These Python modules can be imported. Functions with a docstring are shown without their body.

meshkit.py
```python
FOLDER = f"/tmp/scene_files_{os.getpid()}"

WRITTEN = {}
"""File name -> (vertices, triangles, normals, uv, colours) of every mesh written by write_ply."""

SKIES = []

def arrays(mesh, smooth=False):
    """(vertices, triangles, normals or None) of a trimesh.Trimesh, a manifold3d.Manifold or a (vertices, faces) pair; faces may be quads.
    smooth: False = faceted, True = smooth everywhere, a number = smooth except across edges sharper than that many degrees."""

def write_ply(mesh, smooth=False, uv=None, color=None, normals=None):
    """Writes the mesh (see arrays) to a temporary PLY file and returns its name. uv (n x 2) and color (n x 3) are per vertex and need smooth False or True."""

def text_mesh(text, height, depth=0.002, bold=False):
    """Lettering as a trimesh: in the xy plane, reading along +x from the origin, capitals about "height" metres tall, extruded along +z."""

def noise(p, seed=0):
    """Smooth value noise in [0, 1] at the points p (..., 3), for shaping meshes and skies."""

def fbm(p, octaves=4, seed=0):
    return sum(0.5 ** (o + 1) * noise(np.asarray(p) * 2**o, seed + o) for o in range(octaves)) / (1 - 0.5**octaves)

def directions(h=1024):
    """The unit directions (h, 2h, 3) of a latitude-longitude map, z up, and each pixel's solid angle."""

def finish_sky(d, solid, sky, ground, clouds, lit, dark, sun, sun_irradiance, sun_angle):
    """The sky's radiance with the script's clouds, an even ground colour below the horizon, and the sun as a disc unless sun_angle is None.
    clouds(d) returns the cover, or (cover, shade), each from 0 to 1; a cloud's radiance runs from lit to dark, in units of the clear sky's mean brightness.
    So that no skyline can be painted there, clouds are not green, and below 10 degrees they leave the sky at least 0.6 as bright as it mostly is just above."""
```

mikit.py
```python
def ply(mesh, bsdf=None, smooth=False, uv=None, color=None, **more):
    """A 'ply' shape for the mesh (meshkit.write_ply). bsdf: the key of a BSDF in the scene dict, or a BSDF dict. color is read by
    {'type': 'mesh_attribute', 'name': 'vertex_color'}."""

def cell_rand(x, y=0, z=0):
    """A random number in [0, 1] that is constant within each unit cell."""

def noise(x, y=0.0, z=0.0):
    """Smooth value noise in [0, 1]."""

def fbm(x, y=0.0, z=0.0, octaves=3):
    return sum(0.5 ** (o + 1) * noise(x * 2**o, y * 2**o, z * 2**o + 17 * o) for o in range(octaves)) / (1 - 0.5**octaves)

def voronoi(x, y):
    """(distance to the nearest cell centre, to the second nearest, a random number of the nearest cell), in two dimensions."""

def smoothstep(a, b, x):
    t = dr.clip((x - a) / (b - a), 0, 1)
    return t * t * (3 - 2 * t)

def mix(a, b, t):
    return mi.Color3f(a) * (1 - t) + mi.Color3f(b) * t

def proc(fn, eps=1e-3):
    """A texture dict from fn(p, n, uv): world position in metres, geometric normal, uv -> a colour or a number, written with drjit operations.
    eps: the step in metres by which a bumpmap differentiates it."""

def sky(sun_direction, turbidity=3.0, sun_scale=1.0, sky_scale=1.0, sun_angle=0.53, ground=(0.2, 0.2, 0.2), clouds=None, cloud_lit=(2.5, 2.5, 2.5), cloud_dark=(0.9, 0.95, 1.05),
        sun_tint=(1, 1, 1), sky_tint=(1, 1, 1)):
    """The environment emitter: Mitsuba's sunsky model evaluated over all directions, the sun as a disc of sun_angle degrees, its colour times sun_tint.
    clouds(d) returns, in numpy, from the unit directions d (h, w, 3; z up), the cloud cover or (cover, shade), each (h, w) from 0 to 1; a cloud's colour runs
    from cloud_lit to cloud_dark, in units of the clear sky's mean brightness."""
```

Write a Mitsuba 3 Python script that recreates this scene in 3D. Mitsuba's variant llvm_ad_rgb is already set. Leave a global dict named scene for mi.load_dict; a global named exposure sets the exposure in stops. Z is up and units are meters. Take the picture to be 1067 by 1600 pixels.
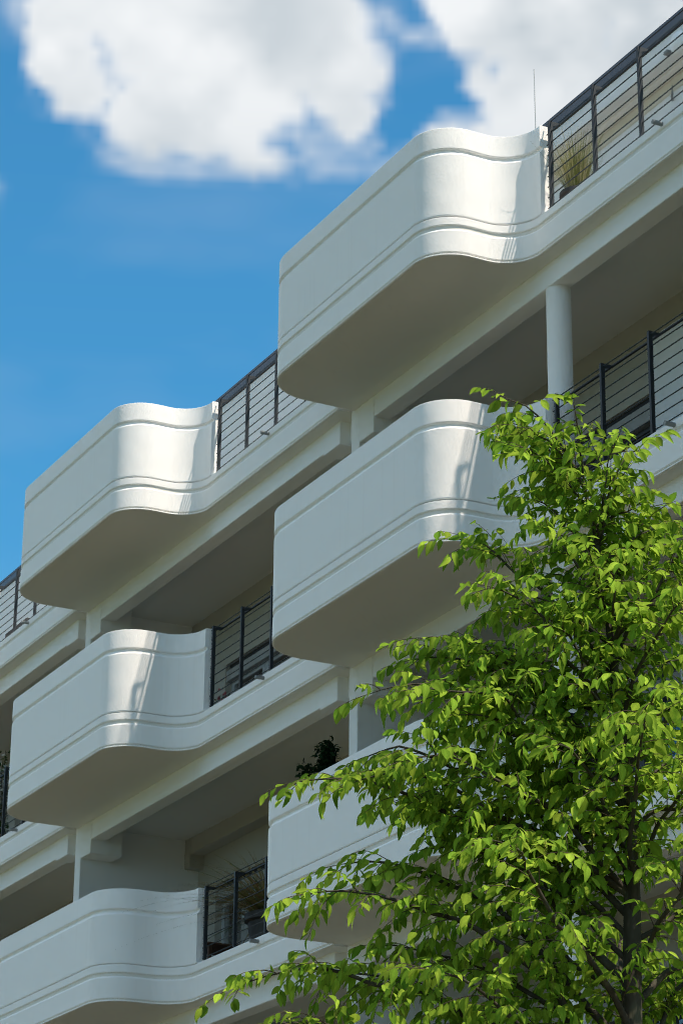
import math, random
import numpy as np, trimesh, mitsuba as mi, mikit, meshkit, drjit as dr
from shapely.geometry import Polygon, box as sbox
T4 = mi.ScalarTransform4f
scene, labels = {}, {}

# ------------------------------------------------------------------ camera
CAM = np.array([19.3858, -12.2485, 1.60])
FWD = np.array([-0.824472, 0.428497, 0.369643])
UP = np.array([0.323632, -0.178815, 0.929133])
scene['camera'] = {'type': 'perspective', 'fov': 14.7915, 'fov_axis': 'x', 'near_clip': 0.1, 'far_clip': 5000.0,
                   'to_world': T4().look_at(origin=CAM.tolist(), target=(CAM + FWD).tolist(), up=UP.tolist())}
exposure = 2.15

# ------------------------------------------------------------------ sun and sky
SUN = (0.94, 0.342, 1.63)
# cumulus banks: azimuth, elevation, half widths in degrees, strength
BANKS = [(155.8, 32.5, 3.7, 2.0, 1.3), (155.3, 30.5, 2.7, 1.6, 1.2), (152.5, 31.2, 1.5, 1.5, 1.1), (159.3, 31.2, 1.3, 1.3, 1.15), (157.5, 29.9, 1.2, 1.2, 1.0),
         (153.6, 29.3, 1.3, .55, .52), (155.0, 29.2, 1.2, .7, .8), (152.0, 29.6, 1.0, .7, .55), (147.8, 32.5, 2.9, 1.8, 1.35), (147.4, 30.6, 1.6, 1.3, 1.2), (149.4, 29.9, 1.1, .6, 1.0), (143.5, 31.5, 3.0, 3.6, 1.3),
         (162.0, 29.4, 1.1, 1.5, .62), (165.8, 32.5, 2.2, 2.0, 1.0), (155.0, 36.5, 5.0, 2.5, 1.2), (145.5, 36.5, 4.0, 3.0, 1.2)]


def cloud_field(d):
    el = np.degrees(np.arcsin(np.clip(d[..., 2], -1, 1)))
    az = np.degrees(np.arctan2(d[..., 1], d[..., 0]))
    w = meshkit.fbm(d * 40.0 + 5.0, octaves=4, seed=3) - .5
    w2 = meshkit.fbm(d * 40.0 + 9.0, octaves=4, seed=8) - .5
    n1 = meshkit.fbm(d * 46.0 + 3.0, octaves=5, seed=11) - .5
    field = np.zeros_like(el)
    for a, e, ra, re, s in BANKS:
        q = ((az + w * 2.0 - a) / ra) ** 2 + ((el + w2 * 2.0 - e) / re) ** 2
        field = np.maximum(field, s * np.exp(-q ** 1.5 * .9)) + .12 * s * np.exp(-q)
    # unseen rest of the sky: broken cumulus, cover raised to fill the shaded walls
    away = np.clip((np.hypot((az - 152.5) / 16, (el - 26.0) / 17) - .85) / .4, 0, 1)
    e2 = np.maximum(d[..., 2:3], .08)
    g = meshkit.fbm(np.concatenate([d[..., :2] / e2 * 1.5, e2 * 0], -1) + 40, octaves=5, seed=5)
    sunaway = np.clip((1 - (d @ (np.array(SUN) / np.linalg.norm(SUN))) - .05) / .12, 0, 1)
    field = np.where(away > 0, np.maximum(field, away * sunaway * np.clip((g - .36) * 6, 0, 1.4)), field)
    n3 = meshkit.fbm(d * 120.0 + 21.0, octaves=3, seed=17) - .5
    dens = field + n1 * 1.25 + n3 * .42 - .46
    cover = np.clip(dens / (.34 + .5 * np.clip((30.4 - el) / 2.0, 0, 1)), 0, 1) ** 1.1
    wisps = np.clip((meshkit.fbm(d * np.array([40, 40, 70.]) + 7, octaves=5, seed=21) - .5) * 3, 0, .5) * np.clip(field * 2.6 - .15, 0, 1)
    thin = np.clip(meshkit.fbm(d * np.array([14, 14, 34.]) + 51, octaves=4, seed=44) - .50, 0, .3) * .26
    cover = np.maximum(np.maximum(cover, wisps), thin)
    n2 = meshkit.fbm(d * 24.0 + 13.0, octaves=5, seed=31)
    right = np.clip((150.0 - az) / 5.0, 0, 1) * np.clip(1.4 - np.abs(el - 31.5) / 6, 0, 1)
    shade = .10 + np.clip((n2 - .38) * 2.5, 0, .62) * np.clip(field * 1.1 - .4, 0, 1) + .22 * np.clip((31.2 - el) / 2.2, 0, 1) + .36 * right * np.clip(n2 * 2.4 - .4, 0, 1)
    return np.stack([cover, np.clip(shade, 0, 1)])


def clouds(d):
    out = cloud_field(d)
    # averaged over sixteen directions within each pixel where the picture looks
    el, az = np.arcsin(d[..., 2]), np.arctan2(d[..., 1], d[..., 0])
    rows = np.where((np.degrees(el[:, 0]) > 18) & (np.degrees(el[:, 0]) < 40))[0]
    cols = np.where((np.degrees(az[0]) > 138) & (np.degrees(az[0]) < 168))[0]
    r, c = slice(rows[0], rows[-1] + 1), slice(cols[0], cols[-1] + 1)
    acc, px = 0, math.pi / 1024
    for i in range(16):
        e = el[r, c] + ((i % 4) / 4 - .375) * px
        a = az[r, c] + ((i // 4) / 4 - .375) * px
        acc = acc + cloud_field(np.stack([np.cos(e) * np.cos(a), np.cos(e) * np.sin(a), np.sin(e)], -1)) / 16
    out[:, r, c] = acc
    return out[0], out[1]


scene['sky'] = mikit.sky(SUN, turbidity=3.0, sky_scale=1.15, sun_scale=.96, sun_tint=(.93, .965, 1.05), clouds=clouds, cloud_lit=(2.52, 2.57, 2.60), cloud_dark=(1.25, 1.45, 1.6),
                         sky_tint=(.385, .965, 1.01), ground=(.04, .05, .03))

# ------------------------------------------------------------------ materials
def two(b): return {'type': 'twosided', 'bsdf': b}
def rgb(*c): return {'type': 'rgb', 'value': list(c)}


def stucco_color(base, dirt=.085):
    def fn(p, n, uv):
        a = mikit.fbm(p.x * .8, p.y * .8, p.z * .8, 4)
        b = mikit.fbm(p.x * 5.0 + 3, p.y * 5.0, p.z * 1.2, 3)
        f = mikit.fbm(p.x * 40, p.y * 40, p.z * 40, 2)
        st = mikit.smoothstep(.56, .80, mikit.fbm((p.x + p.y) * 21.0, (p.x - p.y) * 5, p.z * .7, 3)) * mikit.smoothstep(.40, .62, mikit.fbm(p.x * 1.1 + 9, p.y * 1.1, p.z * .8, 3))
        v = 1.0 - dirt * (a * .9 + b * .5 - .35) + (f - .5) * .035 - st * dirt * 1.1
        return mikit.mix((base[0] * .80, base[1] * .77, base[2] * .70), base, dr.clip(v - .1, 0, 1) / .9) * 1.0
    return mikit.proc(fn)


def stucco_bump(p, n, uv):
    return mikit.fbm(p.x * 55, p.y * 55, p.z * 55, 3) + 1.6 * mikit.noise(p.x * 6, p.y * 6, p.z * 6)


def stucco(base, dirt=.085, bump=.0022):
    return two({'type': 'bumpmap', 'arbitrary': mikit.proc(stucco_bump, eps=.004), 'scale': bump,
                'bsdf': {'type': 'principled', 'base_color': stucco_color(base, dirt), 'roughness': .8, 'specular': .3}})


scene['white_render'] = stucco((.835, .828, .815))
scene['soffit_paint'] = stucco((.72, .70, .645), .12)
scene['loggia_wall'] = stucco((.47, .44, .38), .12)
scene['beige_render'] = stucco((.68, .62, .51), .08)
scene['grey_render'] = stucco((.80, .80, .79), .06)
scene['dark_steel'] = two({'type': 'principled', 'base_color': mikit.proc(lambda p, n, uv: mikit.mix((.011, .016, .021), (.024, .032, .039), mikit.fbm(p.x * 14, p.y * 14, p.z * 9, 3))), 'roughness': .45, 'specular': .4})
scene['navy_plate'] = two({'type': 'principled', 'base_color': mikit.proc(lambda p, n, uv: mikit.mix((.010, .034, .066), (.018, .05, .09), mikit.fbm(p.x * 3, p.y * 20, p.z * 9, 3))), 'roughness': .3, 'specular': .5})
scene['stainless'] = two({'type': 'roughconductor', 'material': 'Al', 'alpha': .3, 'specular_reflectance': .62})
scene['zinc'] = two({'type': 'principled', 'base_color': rgb(.22, .225, .22), 'roughness': .5, 'metallic': .3})
scene['copper_edge'] = two({'type': 'principled', 'base_color': rgb(.17, .095, .07), 'roughness': .6})
scene['window_frame'] = two({'type': 'principled', 'base_color': rgb(.42, .43, .42), 'roughness': .4})
scene['dark_frame'] = two({'type': 'principled', 'base_color': rgb(.06, .062, .062), 'roughness': .4})
scene['shutter'] = two({'type': 'principled', 'base_color': rgb(.36, .355, .34), 'roughness': .5})
scene['floor_tiles'] = two({'type': 'principled', 'base_color': mikit.proc(lambda p, n, uv: mikit.mix((.10, .085, .07), (.17, .15, .125), mikit.fbm(p.x * 4, p.y * 4, p.z, 3))), 'roughness': .6})
scene['gap_shade'] = two({'type': 'principled', 'base_color': rgb(.02, .02, .022), 'roughness': .6})  # near-black, the shade of a gap put into the colour
scene['pane_glass'] = {'type': 'thindielectric', 'int_ior': 1.5}
scene['curtain'] = two({'type': 'principled', 'base_color': rgb(.5, .49, .46), 'roughness': .9})
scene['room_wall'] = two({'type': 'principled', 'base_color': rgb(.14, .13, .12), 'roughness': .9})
scene['room_shade'] = two({'type': 'principled', 'base_color': rgb(.035, .033, .03), 'roughness': .9})  # near-black colour stands in for the shade of unlit rooms
scene['lamp_white'] = two({'type': 'principled', 'base_color': rgb(.85, .85, .84), 'roughness': .3})
scene['terracotta'] = two({'type': 'principled', 'base_color': mikit.proc(lambda p, n, uv: mikit.mix((.26, .10, .055), (.36, .16, .09), mikit.fbm(p.x * 20, p.y * 20, p.z * 20, 3))), 'roughness': .8})
scene['pot_dark'] = two({'type': 'principled', 'base_color': rgb(.035, .034, .033), 'roughness': .6})
scene['pot_white'] = two({'type': 'principled', 'base_color': rgb(.7, .7, .68), 'roughness': .5})
scene['box_teal'] = two({'type': 'principled', 'base_color': rgb(.08, .16, .18), 'roughness': .6})
scene['wood'] = two({'type': 'principled', 'base_color': mikit.proc(lambda p, n, uv: mikit.mix((.09, .045, .025), (.18, .10, .055), mikit.fbm(p.x * 6, p.y * 40, p.z * 40, 3))), 'roughness': .6})


def leafy(gain, diff, rough=.45):
    return {'type': 'principledthin', 'base_color': {'type': 'mesh_attribute', 'name': 'vertex_color'}, 'roughness': rough, 'diff_trans': diff, 'spec_trans': 0.0, 'eta': 1.4}


scene['leaf'] = leafy(1, .92, .36)
scene['foliage'] = leafy(1, .7, .5)


def bark(p, n, uv):
    a = mikit.fbm(p.x * 30, p.y * 30, p.z * 6, 4)
    b = mikit.smoothstep(.52, .7, mikit.fbm(p.x * 14 + 5, p.y * 14, p.z * 9, 3))
    return mikit.mix(mikit.mix((.022, .017, .012), (.065, .054, .038), a), (.085, .088, .055), b * .5)


scene['bark'] = two({'type': 'bumpmap', 'arbitrary': mikit.proc(lambda p, n, uv: mikit.fbm(p.x * 45, p.y * 45, p.z * 9, 4), eps=.003), 'scale': .012,
                     'bsdf': {'type': 'principled', 'base_color': mikit.proc(bark), 'roughness': .85}})
scene['twig_bark'] = two({'type': 'principled', 'base_color': rgb(.065, .042, .028), 'roughness': .7})


def paving(p, n, uv):
    a = mikit.fbm(p.x * .7, p.y * .7, 0, 4)
    j = dr.minimum(dr.abs(p.x * 2.0 - dr.round(p.x * 2.0)), dr.abs(p.y * 2.0 - dr.round(p.y * 2.0)))
    r = mikit.cell_rand(dr.floor(p.x * 2.0 + .5), dr.floor(p.y * 2.0 + .5), 3)
    c = mikit.mix((.085, .074, .050), (.125, .11, .075), a * .6 + r * .4)
    return mikit.mix((.12, .11, .09), c, mikit.smoothstep(.01, .03, j))


scene['paving'] = two({'type': 'principled', 'base_color': mikit.proc(paving), 'roughness': .85})
scene['asphalt'] = two({'type': 'principled', 'base_color': mikit.proc(lambda p, n, uv: mikit.mix((.05, .05, .052), (.09, .088, .085), mikit.fbm(p.x * 3, p.y * 3, 0, 5))), 'roughness': .9})
scene['earth'] = two({'type': 'principled', 'base_color': mikit.proc(lambda p, n, uv: mikit.mix((.03, .05, .015), (.05, .075, .022), mikit.fbm(p.x * .5, p.y * .5, 0, 5))), 'roughness': .95})

# ------------------------------------------------------------------ helpers
used = {}


def numbered(name):
    k = used.get(name, -1) + 1
    used[name] = k
    return name if k == 0 else f'{name}_{k:03d}'


def put(key, mesh, mat, smooth=False, color=None):
    key = numbered(key)
    scene[key] = mikit.ply(mesh, mat, smooth=smooth, color=color)
    return key


def tag(key, label=None, category=None, group=None, kind=None):
    d = {}
    if label: d['label'] = label
    if category: d['category'] = category
    if group: d['group'] = group
    if kind: d['kind'] = kind
    labels[key] = d
    return key


def bx(x0, x1, y0, y1, z0, z1, ch=.0):
    x0, x1 = min(x0, x1), max(x0, x1); y0, y1 = min(y0, y1), max(y0, y1); z0, z1 = min(z0, z1), max(z0, z1)
    if ch <= 0:
        m = trimesh.creation.box((x1 - x0, y1 - y0, z1 - z0))
        m.apply_translation(((x0 + x1) / 2, (y0 + y1) / 2, (z0 + z1) / 2))
        return m
    pts = []
    for sx in (0, 1):
        for sy in (0, 1):
            for sz in (0, 1):
                c = np.array([(x0, x1)[sx], (y0, y1)[sy], (z0, z1)[sz]], float)
                s = np.array([1 - 2 * sx, 1 - 2 * sy, 1 - 2 * sz]) * ch
                for k in range(3):
                    q = c + s
                    q[k] = c[k]
                    pts.append(q)
    return trimesh.Trimesh(np.array(pts)).convex_hull


def cat(ms): return trimesh.util.concatenate(ms)


def tube(points, radii, sides=8, cap=True):
    p = np.asarray(points, float)
    r = np.broadcast_to(np.asarray(radii, float), (len(p),))
    t = np.gradient(p, axis=0)
    t /= np.linalg.norm(t, axis=1, keepdims=True) + 1e-12
    ref = np.array([0, 0, 1.]) if abs(t[:, 2]).mean() < .8 else np.array([1., 0, 0])
    a = np.cross(t, ref); a /= np.linalg.norm(a, axis=1, keepdims=True) + 1e-12
    b = np.cross(t, a)
    ang = np.arange(sides) * 2 * np.pi / sides
    v = p[:, None] + r[:, None, None] * (np.cos(ang)[None, :, None] * a[:, None] + np.sin(ang)[None, :, None] * b[:, None])
    n = len(p)
    f = []
    for i in range(n - 1):
        for j in range(sides):
            k = (j + 1) % sides
            f += [[i * sides + j, i * sides + k, (i + 1) * sides + k], [i * sides + j, (i + 1) * sides + k, (i + 1) * sides + j]]
    v = v.reshape(-1, 3)
    if cap:
        v = np.vstack([v, p[0], p[-1]])
        for j in range(sides):
            k = (j + 1) % sides
            f += [[len(v) - 2, k, j], [len(v) - 1, (n - 1) * sides + j, (n - 1) * sides + k]]
    m = trimesh.Trimesh(v, np.array(f), process=False)
    return m


def lathe(profile, sections=24, at=(0, 0, 0)):
    m = trimesh.creation.revolve(np.array(profile, float), sections=sections)
    m.apply_translation(at)
    return m


def sweep(path, profile, caps=True):
    """A closed profile of (outward offset, z) along an open plan path; outward is to the right of the path's direction."""
    P = np.asarray(path, float)
    d = np.diff(P, axis=0); d /= np.linalg.norm(d, axis=1, keepdims=True)
    t = np.vstack([d[:1], d[:-1] + d[1:], d[-1:]])
    t /= np.linalg.norm(t, axis=1, keepdims=True)
    cosh = np.concatenate([[1], np.sqrt((1 + (d[:-1] * d[1:]).sum(1)) / 2), [1]])
    n = np.stack([t[:, 1], -t[:, 0]], 1) / cosh[:, None]
    pr = np.asarray(profile, float)
    m = len(pr)
    v = np.concatenate([(P[:, None] + n[:, None] * pr[None, :, :1]), np.broadcast_to(pr[None, :, 1:], (len(P), m, 1))], -1).reshape(-1, 3)
    f = []
    for i in range(len(P) - 1):
        for j in range(m):
            k = (j + 1) % m
            a, b, c, e = i * m + j, i * m + k, (i + 1) * m + k, (i + 1) * m + j
            f += [[a, c, b], [a, e, c]]
    if caps:
        tri = trimesh.creation.triangulate_polygon(Polygon(pr), engine='earcut')
        tv, tf = tri
        idx = [int(np.argmin(np.linalg.norm(pr - q, axis=1))) for q in tv]
        for (i, j, k) in tf:
            a, b, c = idx[i], idx[j], idx[k]
            f += [[a, b, c], [(len(P) - 1) * m + a, (len(P) - 1) * m + c, (len(P) - 1) * m + b]]
    me = trimesh.Trimesh(v, np.array(f), process=False)
    me.fix_normals()
    return me


def prism(poly, z0, z1):
    m = trimesh.creation.extrude_polygon(poly, z1 - z0, engine='earcut')
    m.apply_translation((0, 0, z0))
    return m


# ------------------------------------------------------------------ the ground
tag(put('ground', bx(-700, 700, -700, 700, -.6, -.008), 'earth'), kind='structure')
tag(put('pavement', bx(-120, 60, -9.0, -.4, -.3, .0), 'paving'), kind='structure')
tag(put('forecourt', bx(-60, 60, -30.0, -16.0, -.3, .0), 'paving'), kind='structure')
tag(put('road', bx(-200, 200, -15.9, -9.1, -.3, -.12), 'asphalt'), kind='structure')

# ------------------------------------------------------------------ the apartment building
Z0 = 14.853          # top of the highest parapet
H = 3.0
W = 7.6595
TOP = {0: 0.0, 1: .036, 2: -.1185, 3: -.1185}
B = 'apartment_building'
labels[B] = {'label': 'white modernist apartment block with wavy rounded balconies stacked in rows above each other', 'category': 'building'}


def arc(cx, cy, r, a0, a1, n=18):
    a = np.radians(np.linspace(a0, a1, n))
    return [(cx + r * math.cos(t), cy + r * math.sin(t)) for t in a]


XL, XR = -4.25, 3.355
front = [(XL, .178)] + arc(-3.70, -.43, .55, 180, 270) + [(-2.9, -.98), (-1.8, -.98)] + arc(-.83, -.56, .42, -90, 0) + arc(-.03, -.38, .38, 180, 90) + [(0, 0)]
front_in = [(XL + .018, .178)] + arc(-3.70, -.43, .532, 180, 270) + arc(-.83, -.56, .402, -90, 0) + arc(-.03, -.38, .398, 180, 90)


def row_z(r): return Z0 - H * r


def parapet_profile(t):
    return [(-.132, t - .012), (-.120, t), (-.014, t), (-.004, t - .004), (0, t - .014), (0, t - .232), (-.004, t - .238), (-.034, t - .241), (-.034, t - .262), (-.005, t - .300), (0, t - .306),
            (0, -.978), (-.004, -.988), (-.132, -.988)]


band_profile = [(-.15, -.992), (-.024, -.992), (-.022, -1.003), (-.003, -1.009), (0, -1.013), (0, -1.086), (-.004, -1.091), (-.034, -1.094), (-.034, -1.113), (-.005, -1.149), (0, -1.155),
                (0, -1.384), (-.005, -1.388), (-.019, -1.389), (-.019, -1.405), (-.003, -1.407), (0, -1.410), (0, -1.420), (-.15, -1.420)]
fascia_profile = band_profile

WINDOW_HEAD = {1: .70, 2: .88, 3: .88}
BACK_Y = {1: 1.66, 2: 1.86, 3: 1.86}


def add_railing(x0, x1, z, top, key_label=None, pitch=.787):
    R = numbered(B + '__railing')
    n = int((x1 - x0 - .1) / pitch) + 1
    for k in range(n):
        x = x0 + .105 + k * pitch
        # a flat bar standing across the rail line, its head bent in under the handrail
        outline = [(.040, -.97), (.078, -.97), (.082, top - .05), (.154, top - .02), (.154, top - .001), (.040, top)]
        m = trimesh.creation.extrude_polygon(Polygon(outline), .030, engine='earcut')
        # polygon axes (y, z) -> world
        v = m.vertices.copy()
        m.vertices = np.stack([x - .015 + v[:, 2], v[:, 0], z + v[:, 1]], 1)
        m.fix_normals()
        put(R + '__post', m, 'dark_steel')
    nb = int(round((top + .94) / .1175)) + 1
    for k in range(nb):
        zz = z - .94 + k * .1175
        xa, xb = x0 + .035, x1 - .05
        m = tube([(xa, .062, zz), ((xa + xb) / 2, .062, zz), (xb, .062, zz)], .0062, 8)
        put(R + '__bar', m, 'dark_steel', smooth=40)
    put(R + '__handrail', bx(x0 + .03, x1 - .05, .156, .184, z + top - .016, z + top + .002, .003), 'dark_steel')


BAYS = [-1, 0, 1, 2, 3]     # one to the right of the picture, then from near to far
for c in BAYS:
    ox = -W * c + (.6 if c < 0 else 0)
    XR = 3.955 if c == 0 else 3.355
    for r in range(4):
        z = row_z(r)
        mv = lambda m: m.apply_translation((ox, 0, z))
        K = numbered(B + '__balcony')
        inner = Polygon(front_in + [(XR, .018), (XR, 6.0), (XL + .018, 6.0)])
        scene[K] = mikit.ply(mv(prism(inner, -1.424, -1.06)), 'soffit_paint')
        put(K + '__floor_finish', mv(prism(inner.buffer(-.135, join_style=2), -1.058, -1.049)), 'floor_tiles')
        put(K + '__edge_band', mv(sweep([(x, y) for x, y in front] + [(1.2, 0), (XR, 0)], fascia_profile)), 'white_render', smooth=28)
        put(K + '__parapet', mv(sweep(front, parapet_profile(TOP[r]))), 'white_render', smooth=28)
        # small metal scupper pushed through the edge
        sp = trimesh.creation.cylinder(.022, .15, sections=16)
        sp.apply_transform(trimesh.transformations.rotation_matrix(math.pi / 2, (1, 0, 0)))
        sp.apply_translation((2.09 if c == 0 else 1.62, -.030, -1.055))
        put(K + '__drain_spout', mv(sp), 'zinc', smooth=40)
        add_railing(ox, ox + XR, z, TOP[r])
        # beam under the slab, party wall, haunches
        BM = put(B + '__beam', mv(bx(-3.78, 2.68, .18, .38, -1.67, -1.395, .006)), 'white_render')
        put(BM + '__haunch', mv(bx(-4.118, -3.782, .176, .62, -1.85, -1.396, .006)), 'white_render')
        put(BM + '__haunch', mv(bx(2.682, 3.09, .172, .40, -1.70, -1.396, .006)), 'white_render')
        put(BM + '__joint_filler', mv(bx(3.092, 3.33, .30, .39, -1.66, -1.396)), 'white_render')
        zb = -H - 1.052 if r < 3 else -z
        if c >= 0: put(B + '__party_wall', mv(bx(-4.31, -4.12, .18, 6.0, zb, -1.404, .006)), 'white_render')
        if c in (0, -1):
            for xc in (-.20,):
                ncol = 40
                col = trimesh.creation.cylinder(.123, -1.672 - zb, sections=ncol)
                col.apply_translation((xc, .305, (-1.672 + zb) / 2))
                put(B + '__column', mv(col), 'white_render', smooth=40)
        # back wall of the loggia below this slab: lintel, jambs and the glazing
        q = r + 1
        yb, hd = BACK_Y.get(q, 1.86), WINDOW_HEAD.get(q, .88) - H
        wall = sbox(-4.118, zb, XR - .06, -1.404)
        openings = ((-2.6, -.41), (.30, 2.6)) if c <= 0 else ((-2.99, -.95), (-.70, 2.35)) if q < 2 else ((-3.55, -1.50), (-1.28, 2.2))
        boxh, fr = (.20, 'dark_frame') if c <= 0 else (.15, 'window_frame')
        for (xa, xb) in openings:
            wall = wall.difference(sbox(xa, zb + .001 if r < 3 else zb + 2.2, xb, hd))
        m = cat([trimesh.creation.extrude_polygon(g, .22, engine='earcut') for g in getattr(wall, 'geoms', [wall])])
        v = m.vertices.copy()
        m.vertices = np.stack([v[:, 0], yb + .22 - v[:, 2], v[:, 1]], 1)
        m.fix_normals()
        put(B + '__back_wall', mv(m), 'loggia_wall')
        if c in (0, -1):
            put(B + '__pilaster', mv(bx(-.40, .28, yb - .15, yb - .002, zb + .002, -1.83, .008)), 'white_render')
        if q >= 2:
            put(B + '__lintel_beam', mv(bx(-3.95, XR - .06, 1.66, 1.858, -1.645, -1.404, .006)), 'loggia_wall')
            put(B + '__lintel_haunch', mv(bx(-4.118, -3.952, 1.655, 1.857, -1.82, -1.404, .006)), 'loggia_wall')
        zl0 = zb + .01
        for (xa, xb) in openings:
            Wk = numbered(B + '__window')
            put(Wk + '__dark_backdrop', mv(cat([bx(xa - .2, xb + .2, yb + 1.3, yb + 1.34, zl0, -1.43), bx(xa - .2, xb + .2, yb + .225, yb + 1.295, -1.45, -1.428)])), 'room_shade')  # added dark sheets behind and above the glass, so the panes look dark
            put(Wk + '__shutter_box', mv(bx(xa + .003, xb - .003, yb + .012, yb + .10, hd - .082 - boxh, hd - .083, .004)), 'shutter')
            put(Wk + '__slot_shade', mv(bx(xa + .003, xb - .003, yb + .06, yb + .12, hd - .081, hd - .003)), 'gap_shade')  # opaque strip above the shutter box, painted dark in place of shade
            n = 3 if xb - xa > 2.5 else 2
            zl = zb + .004
            xs = np.linspace(xa, xb, n + 1)
            bars = []
            for k in range(n):
                a, b = xs[k] + .004, xs[k + 1] - .004
                bars += [bx(a, a + .085, yb + .09, yb + .16, zl, hd - .084 - boxh, .004), bx(b - .085, b, yb + .09, yb + .16, zl, hd - .084 - boxh, .004),
                         bx(a + .086, b - .086, yb + .092, yb + .158, hd - .084 - boxh - .05, hd - .0842 - boxh, .004), bx(a + .086, b - .086, yb + .092, yb + .158, zl, zl + .10, .004)]
                pane = trimesh.Trimesh([(a + .08, yb + .125, zl + .09), (b - .08, yb + .125, zl + .09), (b - .08, yb + .125, hd - .10 - boxh), (a + .08, yb + .125, hd - .10 - boxh)], [[0, 1, 2], [0, 2, 3]], process=False)
                put(Wk + '__pane', mv(pane), 'pane_glass')
            put(Wk + '__frame', mv(cat(bars)), fr)
            # a drawn curtain on one side
            if (c + r + int(xa < -1)) % 2 == 1:
                u = np.linspace(0, 1, 61)
                cx = xa + .12 + u * .55
                cy = yb + .32 + .035 * np.sin(u * 46) + .02 * np.sin(u * 17)
                vv = np.concatenate([np.stack([cx, cy, np.full_like(u, hd - .3)], 1), np.stack([cx, cy, np.full_like(u, zl + .06)], 1)])
                ff = [[i, i + 1, 61 + i + 1] for i in range(60)] + [[i, 61 + i + 1, 61 + i] for i in range(60)]
                put(Wk + '__curtain', mv(trimesh.Trimesh(vv, ff, process=False)), 'curtain', smooth=True)

xl, xr = -W * 3 + XL - .06, W + XR + .66
put(B + '__rear_wall', bx(xl, xr, 6.003, 6.25, 0, Z0 - 1.05), 'room_wall')
put(B + '__end_wall', bx(xl - .3, xl - .003, .3, 6.25, 0, Z0 - 1.05), 'white_render')
put(B + '__end_wall', bx(xr + .003, xr + .3, .3, 6.25, 0, Z0 - 1.05), 'white_render')
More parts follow.
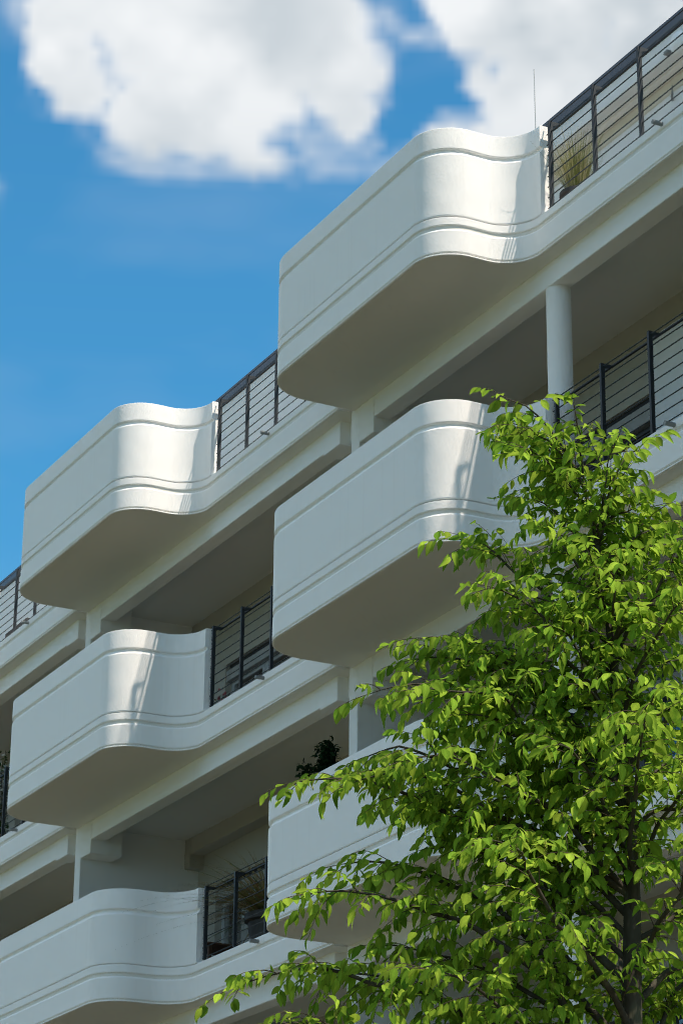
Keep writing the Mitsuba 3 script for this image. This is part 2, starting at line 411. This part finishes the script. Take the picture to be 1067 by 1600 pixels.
# the set-back top storey: plain grey over the far bays, with a cornice and a beige strip over the near one
PH = put(B + '__penthouse_wall', bx(xl, -4.3, 2.02, 6.2, Z0 - 1.05, Z0 + 1.96, .01), 'grey_render')
put(PH + '__roof_edge', bx(xl - .05, -4.252, 1.98, 6.25, Z0 + 1.962, Z0 + 2.115, .008), 'navy_plate')
PH = put(B + '__penthouse_wall', bx(-4.297, xr, 2.31, 6.2, Z0 - 1.05, Z0 + 1.96, .01), 'grey_render')
put(PH + '__wall_strip', bx(-4.2, xr - .05, 2.297, 2.3085, Z0 + 1.519, Z0 + 1.679, .002), 'beige_render')
put(PH + '__cornice', bx(-4.22, xr, 2.20, 2.3085, Z0 + 1.682, Z0 + 1.958, .012), 'white_render')
put(PH + '__eave_board', bx(-4.22, xr, 2.02, 2.198, Z0 + 1.712, Z0 + 1.957, .008), 'grey_render')
put(PH + '__roof_edge', bx(-4.25, xr + .05, 1.98, 6.25, Z0 + 1.962, Z0 + 2.115, .008), 'navy_plate')
pts = [(-.87, 2.25, Z0 + 1.68), (-.87, 2.25, Z0 + 1.60), (-.87, 2.25, Z0 + 1.45), (-.90, 2.26, Z0 + 1.425), (-.94, 2.30, Z0 + 1.42)]
put(PH + '__drainpipe', tube(pts, .013, 10), 'zinc', smooth=40)
put(PH + '__junction_box', bx(-.60, -.53, 1.96, 2.018, Z0 + 1.70, Z0 + 1.74, .004), 'zinc')
lamp = lathe([(0, 0), (.10, .0), (.125, .02), (.12, .05), (.09, .075), (.04, .09), (0, .093)], 28)
lamp.apply_transform(trimesh.transformations.rotation_matrix(math.pi / 2, (1, 0, 0)))
lamp.apply_translation((-.36, 2.018, Z0 + 1.74))
labels[put(PH + '__wall_lamp', lamp, 'lamp_white', smooth=40)] = {'label': 'round white wall lamp on the top storey'}
rod = tube([(-4.20, 2.6, Z0 + 2.116), (-4.20, 2.6, Z0 + 2.8), (-4.202, 2.6, Z0 + 3.2), (-4.21, 2.6, Z0 + 3.64)], [.008, .007, .006, .005], 8)
tag(put('lightning_rod', rod, 'window_frame', smooth=40), 'thin grey lightning rod standing on the roof behind the topmost balcony', 'lightning rod')

# ------------------------------------------------------------------ plants
def leaf_mesh(L, Wd, n=7, pleat=.010, droop=.18, fold=.10, serr=.04, tip=1.0):
    """A leaf along +x from the origin, upper side +z: rounded base, drawn-out tip, raised pleats along its side veins."""
    t = np.linspace(0, 1, n)
    w = Wd * .5 * np.sin(np.pi * t ** .72) ** .8 * (1 - .25 * t)
    w[0], w[-1] = .0006, .0004
    rows = []
    for i, (ti, wi) in enumerate(zip(t, w)):
        x = L * ti
        zc = -droop * L * ti ** 2
        s = pleat * (1 if i % 2 else -1) * L * 3 * (wi / (Wd * .5)) * .33
        e = wi * (1 + serr * (1 if i % 2 else -1))
        dx = -.10 * wi
        rows.append([(x + dx + .45 * wi, -e, zc + fold * e * 2 - s * .4), (x + .15 * wi, -e * .55, zc + fold * e + s), (x, 0, zc), (x + .15 * wi, e * .55, zc + fold * e + s), (x + dx + .45 * wi, e, zc + fold * e * 2 - s * .4)])
    v = np.array(rows)
    v[0, :, 0] = 0; v[-1, :, 0] = L
    v = v.reshape(-1, 3)
    f = []
    for i in range(n - 1):
        for j in range(4):
            a, b, c, d = i * 5 + j, i * 5 + j + 1, (i + 1) * 5 + j + 1, (i + 1) * 5 + j
            f += [[a, d, c], [a, c, b]] if j < 2 else [[a, d, b], [b, d, c]]
    return v, np.array(f)


def frame(ax, up):
    ax = ax / np.linalg.norm(ax)
    y = np.cross(up, ax); y /= np.linalg.norm(y) + 1e-9
    return np.stack([ax, y, np.cross(ax, y)], 1)


def stack(items):
    """[(vertices, faces, colours)] as one mesh and its colours."""
    vs, fs, cs, at = [], [], [], 0
    for v, f, c in items:
        vs.append(v); fs.append(f + at); cs.append(np.broadcast_to(c, (len(v), 3))); at += len(v)
    return trimesh.Trimesh(np.vstack(vs), np.vstack(fs), process=False), np.vstack(cs)


def blade(rng, base, d, L, w, bend, n=7):
    t = np.linspace(0, 1, n)
    side = np.cross(d, (0, 0, 1.)); side /= np.linalg.norm(side) + 1e-9
    out = np.array([d[0], d[1], 0]); out /= np.linalg.norm(out) + 1e-9
    c = base + d * (L * t)[:, None] + out * (bend * L * t ** 2)[:, None] - np.array([0, 0, 1.]) * (bend * .7 * L * t ** 2.4)[:, None]
    ww = w * (1 - t ** 2 * .95)
    v = np.concatenate([c - side * ww[:, None], c + np.array([0, 0, .25]) * ww[:, None], c + side * ww[:, None]])
    f = []
    for i in range(n - 1):
        for o in (0, n):
            f += [[o + i, o + i + 1, o + n + i + 1], [o + i, o + n + i + 1, o + n + i]]
    return v, np.array(f)


POT = [(0, 0), (.13, 0), (.165, .27), (.185, .28), (.185, .32), (.160, .32), (.155, .26), (0, .255)]


def pot(key, at, s=1.0, mat='terracotta'):
    put(key + '__pot', lathe([(a * s, b * s) for a, b in POT], 24, at), mat, smooth=35)


def grass_pot(at, label, cols, n=170, L=(.45, .95), spread=.5, bend=.35, s=1.0, w=.0042, mat='pot_dark', seed=1, name='ornamental_grass'):
    rng = np.random.default_rng(seed)
    K = numbered(name)
    tag(K, label, 'potted plant')
    pot(K, at, s, mat)
    items = []
    for _ in range(n):
        a = rng.uniform(0, 2 * np.pi); q = abs(rng.normal(0, spread))
        d = np.array([math.cos(a) * math.sin(q), math.sin(a) * math.sin(q), math.cos(q)])
        b = np.array(at) + [math.cos(a) * .10 * s * rng.random(), math.sin(a) * .10 * s * rng.random(), .26 * s]
        v, f = blade(rng, b, d, rng.uniform(*L), w * rng.uniform(.6, 1.3), bend * rng.uniform(.2, 1.4))
        c = np.array(cols[rng.integers(len(cols))]) * rng.uniform(.75, 1.25)
        items.append((v, f, c))
    m, c = stack(items)
    put(K + '__blades', m, 'foliage', smooth=True, color=c)
    return K


def shrub_pot(at, label, height, rad, n=420, cols=((.03, .07, .02), (.05, .10, .03)), leaf=(.05, .03), s=1.0, mat='pot_dark', seed=2, flowers=0, fcol=(.75, .74, .68), name='potted_shrub', lean=(0, 0)):
    rng = np.random.default_rng(seed)
    K = numbered(name)
    tag(K, label, 'potted plant')
    pot(K, at, s, mat)
    base = np.array(at) + [0, 0, .25 * s]
    stems, items, blooms = [], [], []
    lv, lf = leaf_mesh(1, leaf[1] / leaf[0], n=5)
    for k in range(11):
        a = rng.uniform(0, 2 * np.pi); q = rng.uniform(.1, 1) * rad
        tip = base + [math.cos(a) * q + lean[0], math.sin(a) * q + lean[1], height * rng.uniform(.55, 1) - .25 * s]
        mid = (base + tip) / 2 + [math.cos(a) * q * .15, math.sin(a) * q * .15, height * .1]
        pts = [base + (mid - base) * u * 2 if u < .5 else mid + (tip - mid) * (u * 2 - 1) for u in np.linspace(0, 1, 7)]
        stems.append(tube(pts, np.linspace(.007, .003, 7), 5))
        for _ in range(n // 11):
            u = rng.uniform(.2, 1); i = min(int(u * 6), 5)
            p = pts[i] + (pts[i + 1] - pts[i]) * (u * 6 - i) + rng.normal(0, .035, 3)
            d = rng.normal(0, 1, 3); d[2] = d[2] * .5
            Lf = leaf[0] * rng.uniform(.7, 1.3)
            R = frame(d, np.array([0, 0, 1.]) + rng.normal(0, .5, 3))
            items.append((lv * Lf @ R.T + p, lf, np.array(cols[rng.integers(len(cols))]) * rng.uniform(.7, 1.3)))
        for _ in range(flowers // 11):
            u = rng.uniform(.5, 1); i = min(int(u * 6), 5)
            p = pts[i] + rng.normal(0, .05, 3)
            for _ in range(5):
                R = frame(rng.normal(0, 1, 3) + [0, -.8, .3], rng.normal(0, 1, 3))
                items_b = lv * [.032, .05, .03] @ R.T + p
                blooms.append((items_b, lf, np.array(fcol) * rng.uniform(.8, 1.1)))
    put(K + '__stems', cat(stems), 'twig_bark', smooth=True)
    m, c = stack(items)
    put(K + '__leaves', m, 'foliage', smooth=True, color=c)
    if blooms:
        m, c = stack(blooms)
        put(K + '__flowers', m, 'foliage', smooth=True, color=c)
    return K


FL = lambda r: Z0 - H * r - 1.049            # a balcony's floor
grass_pot((.10, .37, FL(0)), 'tall ornamental grass in a dark pot behind the topmost railing beside the wavy balcony', [(.26, .27, .09), (.38, .36, .17), (.16, .19, .06), (.46, .43, .28)], n=430, L=(.38, .80), spread=.20, bend=.14, seed=4)
grass_pot((-W + .30, .86, FL(2)), 'dry drooping palm in a dark pot behind the railing left of the lowest balcony', [(.26, .22, .08), (.38, .30, .15), (.16, .19, .06), (.32, .20, .10)], n=420, L=(.55, 1.15), spread=.42, bend=.85, s=2.0, w=.013, seed=6, name='potted_palm')
shrub_pot((-3.40, -.60, FL(2)), 'dark green bushy shrub rising over the parapet of the balcony half hidden by the tree', 1.60, .40, n=5200, leaf=(.055, .032), cols=((.010, .022, .010), (.016, .036, .014)), seed=8)
shrub_pot((-2 * W - .15, .42, FL(1)), 'white flowering shrub behind the dark railing at the left edge of the picture', 1.75, .30, n=420, cols=((.05, .09, .03), (.07, .12, .05)), seed=9, flowers=110, name='flowering_shrub')
shrub_pot((-2 * W + .22, .30, FL(1)), 'small green plant in a terracotta pot at the foot of the left railing', .50, .16, n=180, s=.8, mat='terracotta', seed=10)
shrub_pot((-W - .18, .38, FL(1)), 'pink flowering plant in a low white pot behind the middle left railing', .34, .10, n=90, s=.6, mat='pot_white', seed=12, flowers=22, fcol=(.55, .12, .16), name='flowering_shrub')
shrub_pot((-W + 2.52, .34, FL(1)), 'reddish leaved plant in a terracotta pot at the right end of the middle left railing', .5, .17, n=200, cols=((.16, .05, .03), (.09, .07, .03)), s=.85, seed=13)

# furniture glimpsed through the rails
K = numbered('garden_table'); tag(K, 'small brown wooden table behind the lowest left railing', 'table')
tx, ty, tz = -W - .88, .66, FL(2)
for i in range(5):
    put(K + '__plank', bx(tx - .28, tx + .28, ty - .25 + i * .1, ty - .155 + i * .1, tz + .44, tz + .465, .004), 'wood')
for sx in (-1, 1):
    for sy in (-1, 1):
        put(K + '__leg', bx(tx + sx * .24 - .02, tx + sx * .24 + .02, ty + sy * .2 - .02, ty + sy * .2 + .02, tz, tz + .439, .003), 'wood')
K = numbered('storage_chest'); tag(K, 'blue green storage chest standing behind the lowest left railing', 'chest')
put(K + '__body', bx(-W - .05, -W + .75, .72, 1.12, FL(2), FL(2) + .40, .012), 'box_teal')
put(K + '__lid', bx(-W - .07, -W + .77, .70, 1.14, FL(2) + .403, FL(2) + .45, .012), 'box_teal')
K = numbered('planter_box'); tag(K, 'long dark planter box behind the top railing at the left edge of the picture', 'planter')
put(K + '__trough', cat([bx(-2 * W + .1, -2 * W + .95, .21, .24, FL(0) + .02, FL(0) + .32, .004), bx(-2 * W + .1, -2 * W + .95, .45, .48, FL(0) + .02, FL(0) + .32, .004),
                        bx(-2 * W + .1, -2 * W + .13, .241, .449, FL(0) + .02, FL(0) + .32, .004), bx(-2 * W + .92, -2 * W + .95, .241, .449, FL(0) + .02, FL(0) + .32, .004)]), 'pot_dark')
put(K + '__soil', bx(-2 * W + .131, -2 * W + .919, .242, .448, FL(0) + .02, FL(0) + .27), 'wood')
for sx in (.2, .85):
    put(K + '__foot', bx(-2 * W + sx - .03, -2 * W + sx + .03, .22, .47, FL(0), FL(0) + .018), 'pot_dark')

# ------------------------------------------------------------------ the hornbeam in front
rng = np.random.default_rng(77)
TB = np.array([9.4207, -5.5630, 0.0])
EA = np.array([-0.83043, 0.55712, 0])      # the tree's own axes: away from the street corner, and to the right
ER = np.array([0.55712, 0.83043, 0])
EZ = np.array([0, 0, 1.])
def loc(p): return TB + ER * p[0] + EA * p[1] + EZ * p[2]


def bez(a, b, c, n):
    t = np.linspace(0, 1, n)[:, None]
    return a * (1 - t) ** 2 + 2 * b * t * (1 - t) + c * t ** 2


def resample(p, step):
    s = np.concatenate([[0], np.cumsum(np.linalg.norm(np.diff(p, axis=0), axis=1))])
    n = max(int(s[-1] / step), 2)
    u = np.linspace(0, s[-1], n)
    return np.stack([np.interp(u, s, p[:, k]) for k in range(3)], 1)


trunk_ctrl = np.array([(-.06, .05, 0), (-.05, .04, .8), (-.02, .02, 1.8), (.0, .0, 2.9), (.0, 0, 3.86), (.02, 0, 4.6), (0, 0, 5.06), (-.02, 0, 5.4), (-.06, .02, 5.9), (-.10, .02, 6.25), (-.17, 0, 6.55), (-.28, -.03, 6.75), (-.40, -.05, 6.90), (-.52, -.06, 6.96)])
from scipy.interpolate import CubicSpline
zz = np.concatenate([[0], np.cumsum(np.linalg.norm(np.diff(trunk_ctrl, axis=0), axis=1))])
sp_ = CubicSpline(zz, trunk_ctrl)
ss = np.linspace(0, zz[-1], 70)
trunk_pts = np.array([loc(p) for p in sp_(ss)])
hs = trunk_pts[:, 2]
trunk_r = np.interp(ss, [0, .15, .6, 2, 3.9, 5.0, 5.8, 6.6, zz[-1]], [.14, .11, .09, .072, .048, .030, .018, .008, .003])
TREE = 'hornbeam_tree'
labels[TREE] = {'label': 'bright green broadleaf tree with drooping leaves in front of the white balconies', 'category': 'tree'}
put(TREE + '__trunk', tube(trunk_pts, trunk_r, 14), 'bark', smooth=True)


def trunk_at(h):
    i = int(np.argmin(abs(hs - h)))
    return trunk_pts[i], trunk_r[i]


limbs = []      # (points, base radius)
def limb(h, tip, lift=.28, sag=0.0, start=None, r=None):
    a, ra = trunk_at(h) if start is None else (start, .01)
    b = loc(tip)
    L = np.linalg.norm(b - a)
    mid = a * .5 + b * .5 + EZ * lift * L
    p = resample(bez(a, mid, b, 24), .05)
    u = np.linspace(0, 1, len(p))
    wob = np.stack([np.interp(u, np.linspace(0, 1, 7), rng.normal(0, .022 * L, 7) * [0, .6, 1, 1, .8, .5, .3]) for _ in range(3)], 1)
    p = p + wob - EZ * (sag * L * np.clip(u - .6, 0, 1) ** 2)[:, None]
    limbs.append((p, r or min(ra * .5, .004 + .0085 * L)))
    return p


# limbs that reach out over the facade side, and the rest all the way round the crown
guided = [(4.75, (-1.19, -.15, 5.55), .22, .5), (5.5, (-.82, .1, 6.36), .22, .4), (4.05, (-1.55, -.2, 5.12), .24, .5), (3.7, (-1.48, .25, 4.80), .22, .4),
          (3.55, (-1.57, -.35, 4.55), .25, .5), (3.3, (-1.92, -.1, 4.22), .22, .6), (3.2, (-1.55, .3, 4.28), .2, .4), (2.95, (-2.05, -.25, 3.90), .25, .5),
          (6.45, (-.50, .22, 6.97), .14, .5), (6.3, (.11, .02, 6.74), .16, .5), (5.85, (.18, .1, 6.40), .2, .4), (5.6, (.42, -.15, 6.18), .2, .5),
          (5.2, (-.62, -.35, 5.95), .2, .4), (4.6, (-.85, .5, 5.60), .2, .4), (6.05, (-.45, .12, 6.52), .2, .3), (6.15, (.0, -.25, 6.62), .2, .3), (5.0, (-.95, .05, 5.82), .22, .4),
          (5.75, (-.35, -.25, 6.22), .2, .3), (5.95, (.15, .28, 6.42), .2, .3), (4.3, (-1.15, .5, 5.15), .2, .4), (4.4, (-1.0, -.55, 5.05), .22, .4),
          (5.1, (-1.02, .15, 5.75), .2, .4), (4.8, (-.95, -.4, 5.42), .2, .4), (4.55, (-1.32, .25, 5.32), .22, .5), (4.4, (-1.28, -.35, 5.02), .2, .4), (5.3, (-.78, .32, 5.84), .2, .4), (4.95, (-.7, -.1, 5.5), .18, .3), (4.2, (-1.0, .1, 4.95), .2, .3),
          (6.6, (-.50, .08, 6.86), .12, .6), (6.62, (-.36, .22, 6.92), .12, .5), (6.55, (-.46, -.2, 6.78), .12, .6), (6.5, (-.18, -.12, 6.86), .12, .5), (6.4, (-.05, .16, 6.78), .14, .5),
          (6.35, (-.48, -.25, 6.66), .14, .5), (6.2, (.06, -.1, 6.58), .14, .5), (6.3, (-.40, .3, 6.66), .14, .5)]
for h, tip, lift, sag in guided:
    if tip[0] < -.7 and tip[2] < 5: tip = (tip[0] + .08, tip[1], tip[2])
    limb(h, tip, lift, sag)
golden = 2.39996
for k in range(56):
    h = 2.7 + 3.6 * (k / 56) ** .75
    a = k * golden + .6 + rng.normal(0, .2)
    out = np.interp(h, [2.4, 3.2, 4.2, 5.2, 5.8, 6.3], [1.75, 1.65, 1.25, .78, .52, .30]) * rng.uniform(.62, 1.0)
    if h > 5.3 and math.cos(a) > .2: out = min(out, .34)
    r_, a_ = math.cos(a) * out, math.sin(a) * out
    if r_ < -.95: r_ *= .82
    if h < 4.6 and r_ > -.3 and rng.random() < .42: continue
    limb(h, (r_, a_ * .9, h + out * rng.uniform(.42, .78)), rng.uniform(.10, .24), rng.uniform(.2, .5))

# leaves of three shapes
shapes = [leaf_mesh(1, .47, pleat=.013, droop=.62, fold=.18), leaf_mesh(1, .6, pleat=.010, droop=-.12, fold=.22), leaf_mesh(1, .54, pleat=.011, droop=.14, fold=.05), leaf_mesh(1, .50, pleat=.012, droop=.30, fold=.10), leaf_mesh(1, .58, pleat=.010, droop=.05, fold=.16), leaf_mesh(1, .5, pleat=.012, droop=.42, fold=.02)]
leaves, twigs, catkins = [], [], []
vein = np.ones((35, 1)); vein[2::5] = 1.16


def put_leaf(p, d, up, L, sun):
    lv, lf = shapes[rng.integers(6)]
    R = frame(d, up)
    g = rng.uniform(0, 1)
    c = np.array([.135, .272, .026]) * (1 - g) + np.array([.375, .525, .060]) * g
    c = c * rng.uniform(.62, 1.25) * (1 + .12 * sun)
    cc = c[None] * vein
    leaves.append((lv * L @ R.T + p, lf, cc, p))


def twig(p0, d0, L, r0):
    n = max(int(L / .02), 4)
    p, d = p0.copy(), d0 / np.linalg.norm(d0)
    pts = [p.copy()]
    for i in range(n):
        d = d - EZ * (.045 + .05 * i / n) + rng.normal(0, .035, 3)
        d /= np.linalg.norm(d)
        p = p + d * L / n
        pts.append(p.copy())
    pts = np.array(pts)
    twigs.append((pts, np.linspace(r0, .0011, len(pts))))
    s = np.linspace(0, 1, len(pts))
    step = .026
    m = int(L / step)
    side = rng.choice([-1, 1])
    for k in range(1, m + 1):
        u = k / m
        if u < .10: continue
        i = min(int(u * n), n - 1)
        q = pts[i]
        t = pts[min(i + 1, n)] - pts[max(i - 1, 0)]; t /= np.linalg.norm(t) + 1e-9
        sd = np.cross(t, EZ); sd /= np.linalg.norm(sd) + 1e-9
        side = -side
        dr_ = rng.uniform(.0, 1.25)
        d = t * rng.uniform(.35, .8) + sd * side * rng.uniform(.55, .95) - EZ * dr_ + rng.normal(0, .12, 3)
        up = EZ + sd * side * rng.uniform(-.3, .6) + rng.normal(0, .38, 3)
        size = rng.uniform(.044, .078) + .032 * rng.random() ** 2 * (1 - .32 * max(u - .75, 0) * 4 * .8) * (.78 + .22 * min(u * 4, 1))
        put_leaf(q + sd * side * .004, d, up, size, 0)
    put_leaf(pts[-1], d - EZ * .4, EZ + rng.normal(0, .2, 3), rng.uniform(.055, .075), .3)
    if rng.random() < .17:
        catkins.append((pts[len(pts) * 2 // 3], rng.uniform(.05, .085)))


for p, r in limbs:
    L = np.linalg.norm(np.diff(p, axis=0), axis=1).sum()
    n = len(p)
    u = np.linspace(0, 1, n)
    side = 1
    k = 0.14
    while k < 1:
        i = min(int(k * (n - 1)), n - 2)
        t = p[i + 1] - p[i]; t /= np.linalg.norm(t)
        sd = np.cross(t, EZ); sd /= np.linalg.norm(sd) + 1e-9
        side = -side
        tl = np.interp(k, [.14, .4, .75, 1], [.30, .46, .34, .16]) * rng.uniform(.55, 1.2) * min(1, .45 + L * .45)
        d = t * rng.uniform(.5, .95) + sd * side * rng.uniform(.35, 1.0) + EZ * rng.uniform(-.35, .65)
        twig(p[i], d, max(tl, .10), .0026)
        k += rng.uniform(.045, .070) / L
    # leaves on the outermost length of the limb itself
    t = p[-1] - p[-3]; t /= np.linalg.norm(t)
    twig(p[-1], t, rng.uniform(.12, .2), .0022)
for i in range(44, 69):
    for _ in range(2):
        a = rng.uniform(0, 2 * np.pi)
        twig(trunk_pts[i], ER * math.cos(a) + EA * math.sin(a) + EZ * rng.uniform(.3, .8), rng.uniform(.10, .24), .0022)
twig(trunk_pts[-1], trunk_pts[-1] - trunk_pts[-4], .16, .0022)

for p, r in limbs:
    u = np.linspace(0, 1, len(p))
    put(TREE + '__branch', tube(p, r * (1 - u) ** .8 + .0016, 8, cap=False), 'bark', smooth=True)
tw = cat([tube(p, r, 4, cap=False) for p, r in twigs])
labels[put(TREE + '__twigs', tw, 'twig_bark', smooth=True)] = {'kind': 'stuff'}
# the leaves nearest the camera are entries of their own, the rest one mass
order = np.argsort([np.linalg.norm(l[3] - CAM) - .9 * abs((l[0][10] - l[3]) @ UP) / .05 * .02 for l in leaves])
vis = []
for i in order:
    d = leaves[i][3] - CAM
    z = d @ FWD
    x, y = d @ np.cross(FWD, UP) / z / math.tan(math.radians(14.7915 / 2)), d @ UP / z / math.tan(math.radians(14.7915 / 2)) / 1.5
    if abs(x) < .98 and abs(y) < .98:
        vis.append(i)
    if len(vis) == 300: break
own = set(vis)
for i in vis:
    v, f, c, _ = leaves[i]
    put(TREE + '__leaf', trimesh.Trimesh(v, f, process=False), 'leaf', smooth=True, color=c)
m, c = stack([(v, f, c) for i, (v, f, c, _) in enumerate(leaves) if i not in own])
labels[put(TREE + '__foliage', m, 'leaf', smooth=True, color=c)] = {'kind': 'stuff'}
# hanging fruit clusters of little leafy bracts
bits = []
lv, lf = leaf_mesh(1, .5, n=5)
for p, L in catkins:
    for k in range(16):
        u = k / 15
        a = k * golden
        d = np.array([math.cos(a), math.sin(a), -1.1])
        R = frame(d, EZ + rng.normal(0, .1, 3))
        bits.append((lv * .017 @ R.T + p - EZ * L * u, lf, np.array([.36, .40, .09]) * rng.uniform(.85, 1.15)))
m, c = stack(bits)
labels[put(TREE + '__fruit_clusters', m, 'leaf', smooth=True, color=c)] = {'kind': 'stuff'}
print('leaves', len(leaves), 'twigs', len(twigs), 'limbs', len(limbs), 'entries', len(scene))
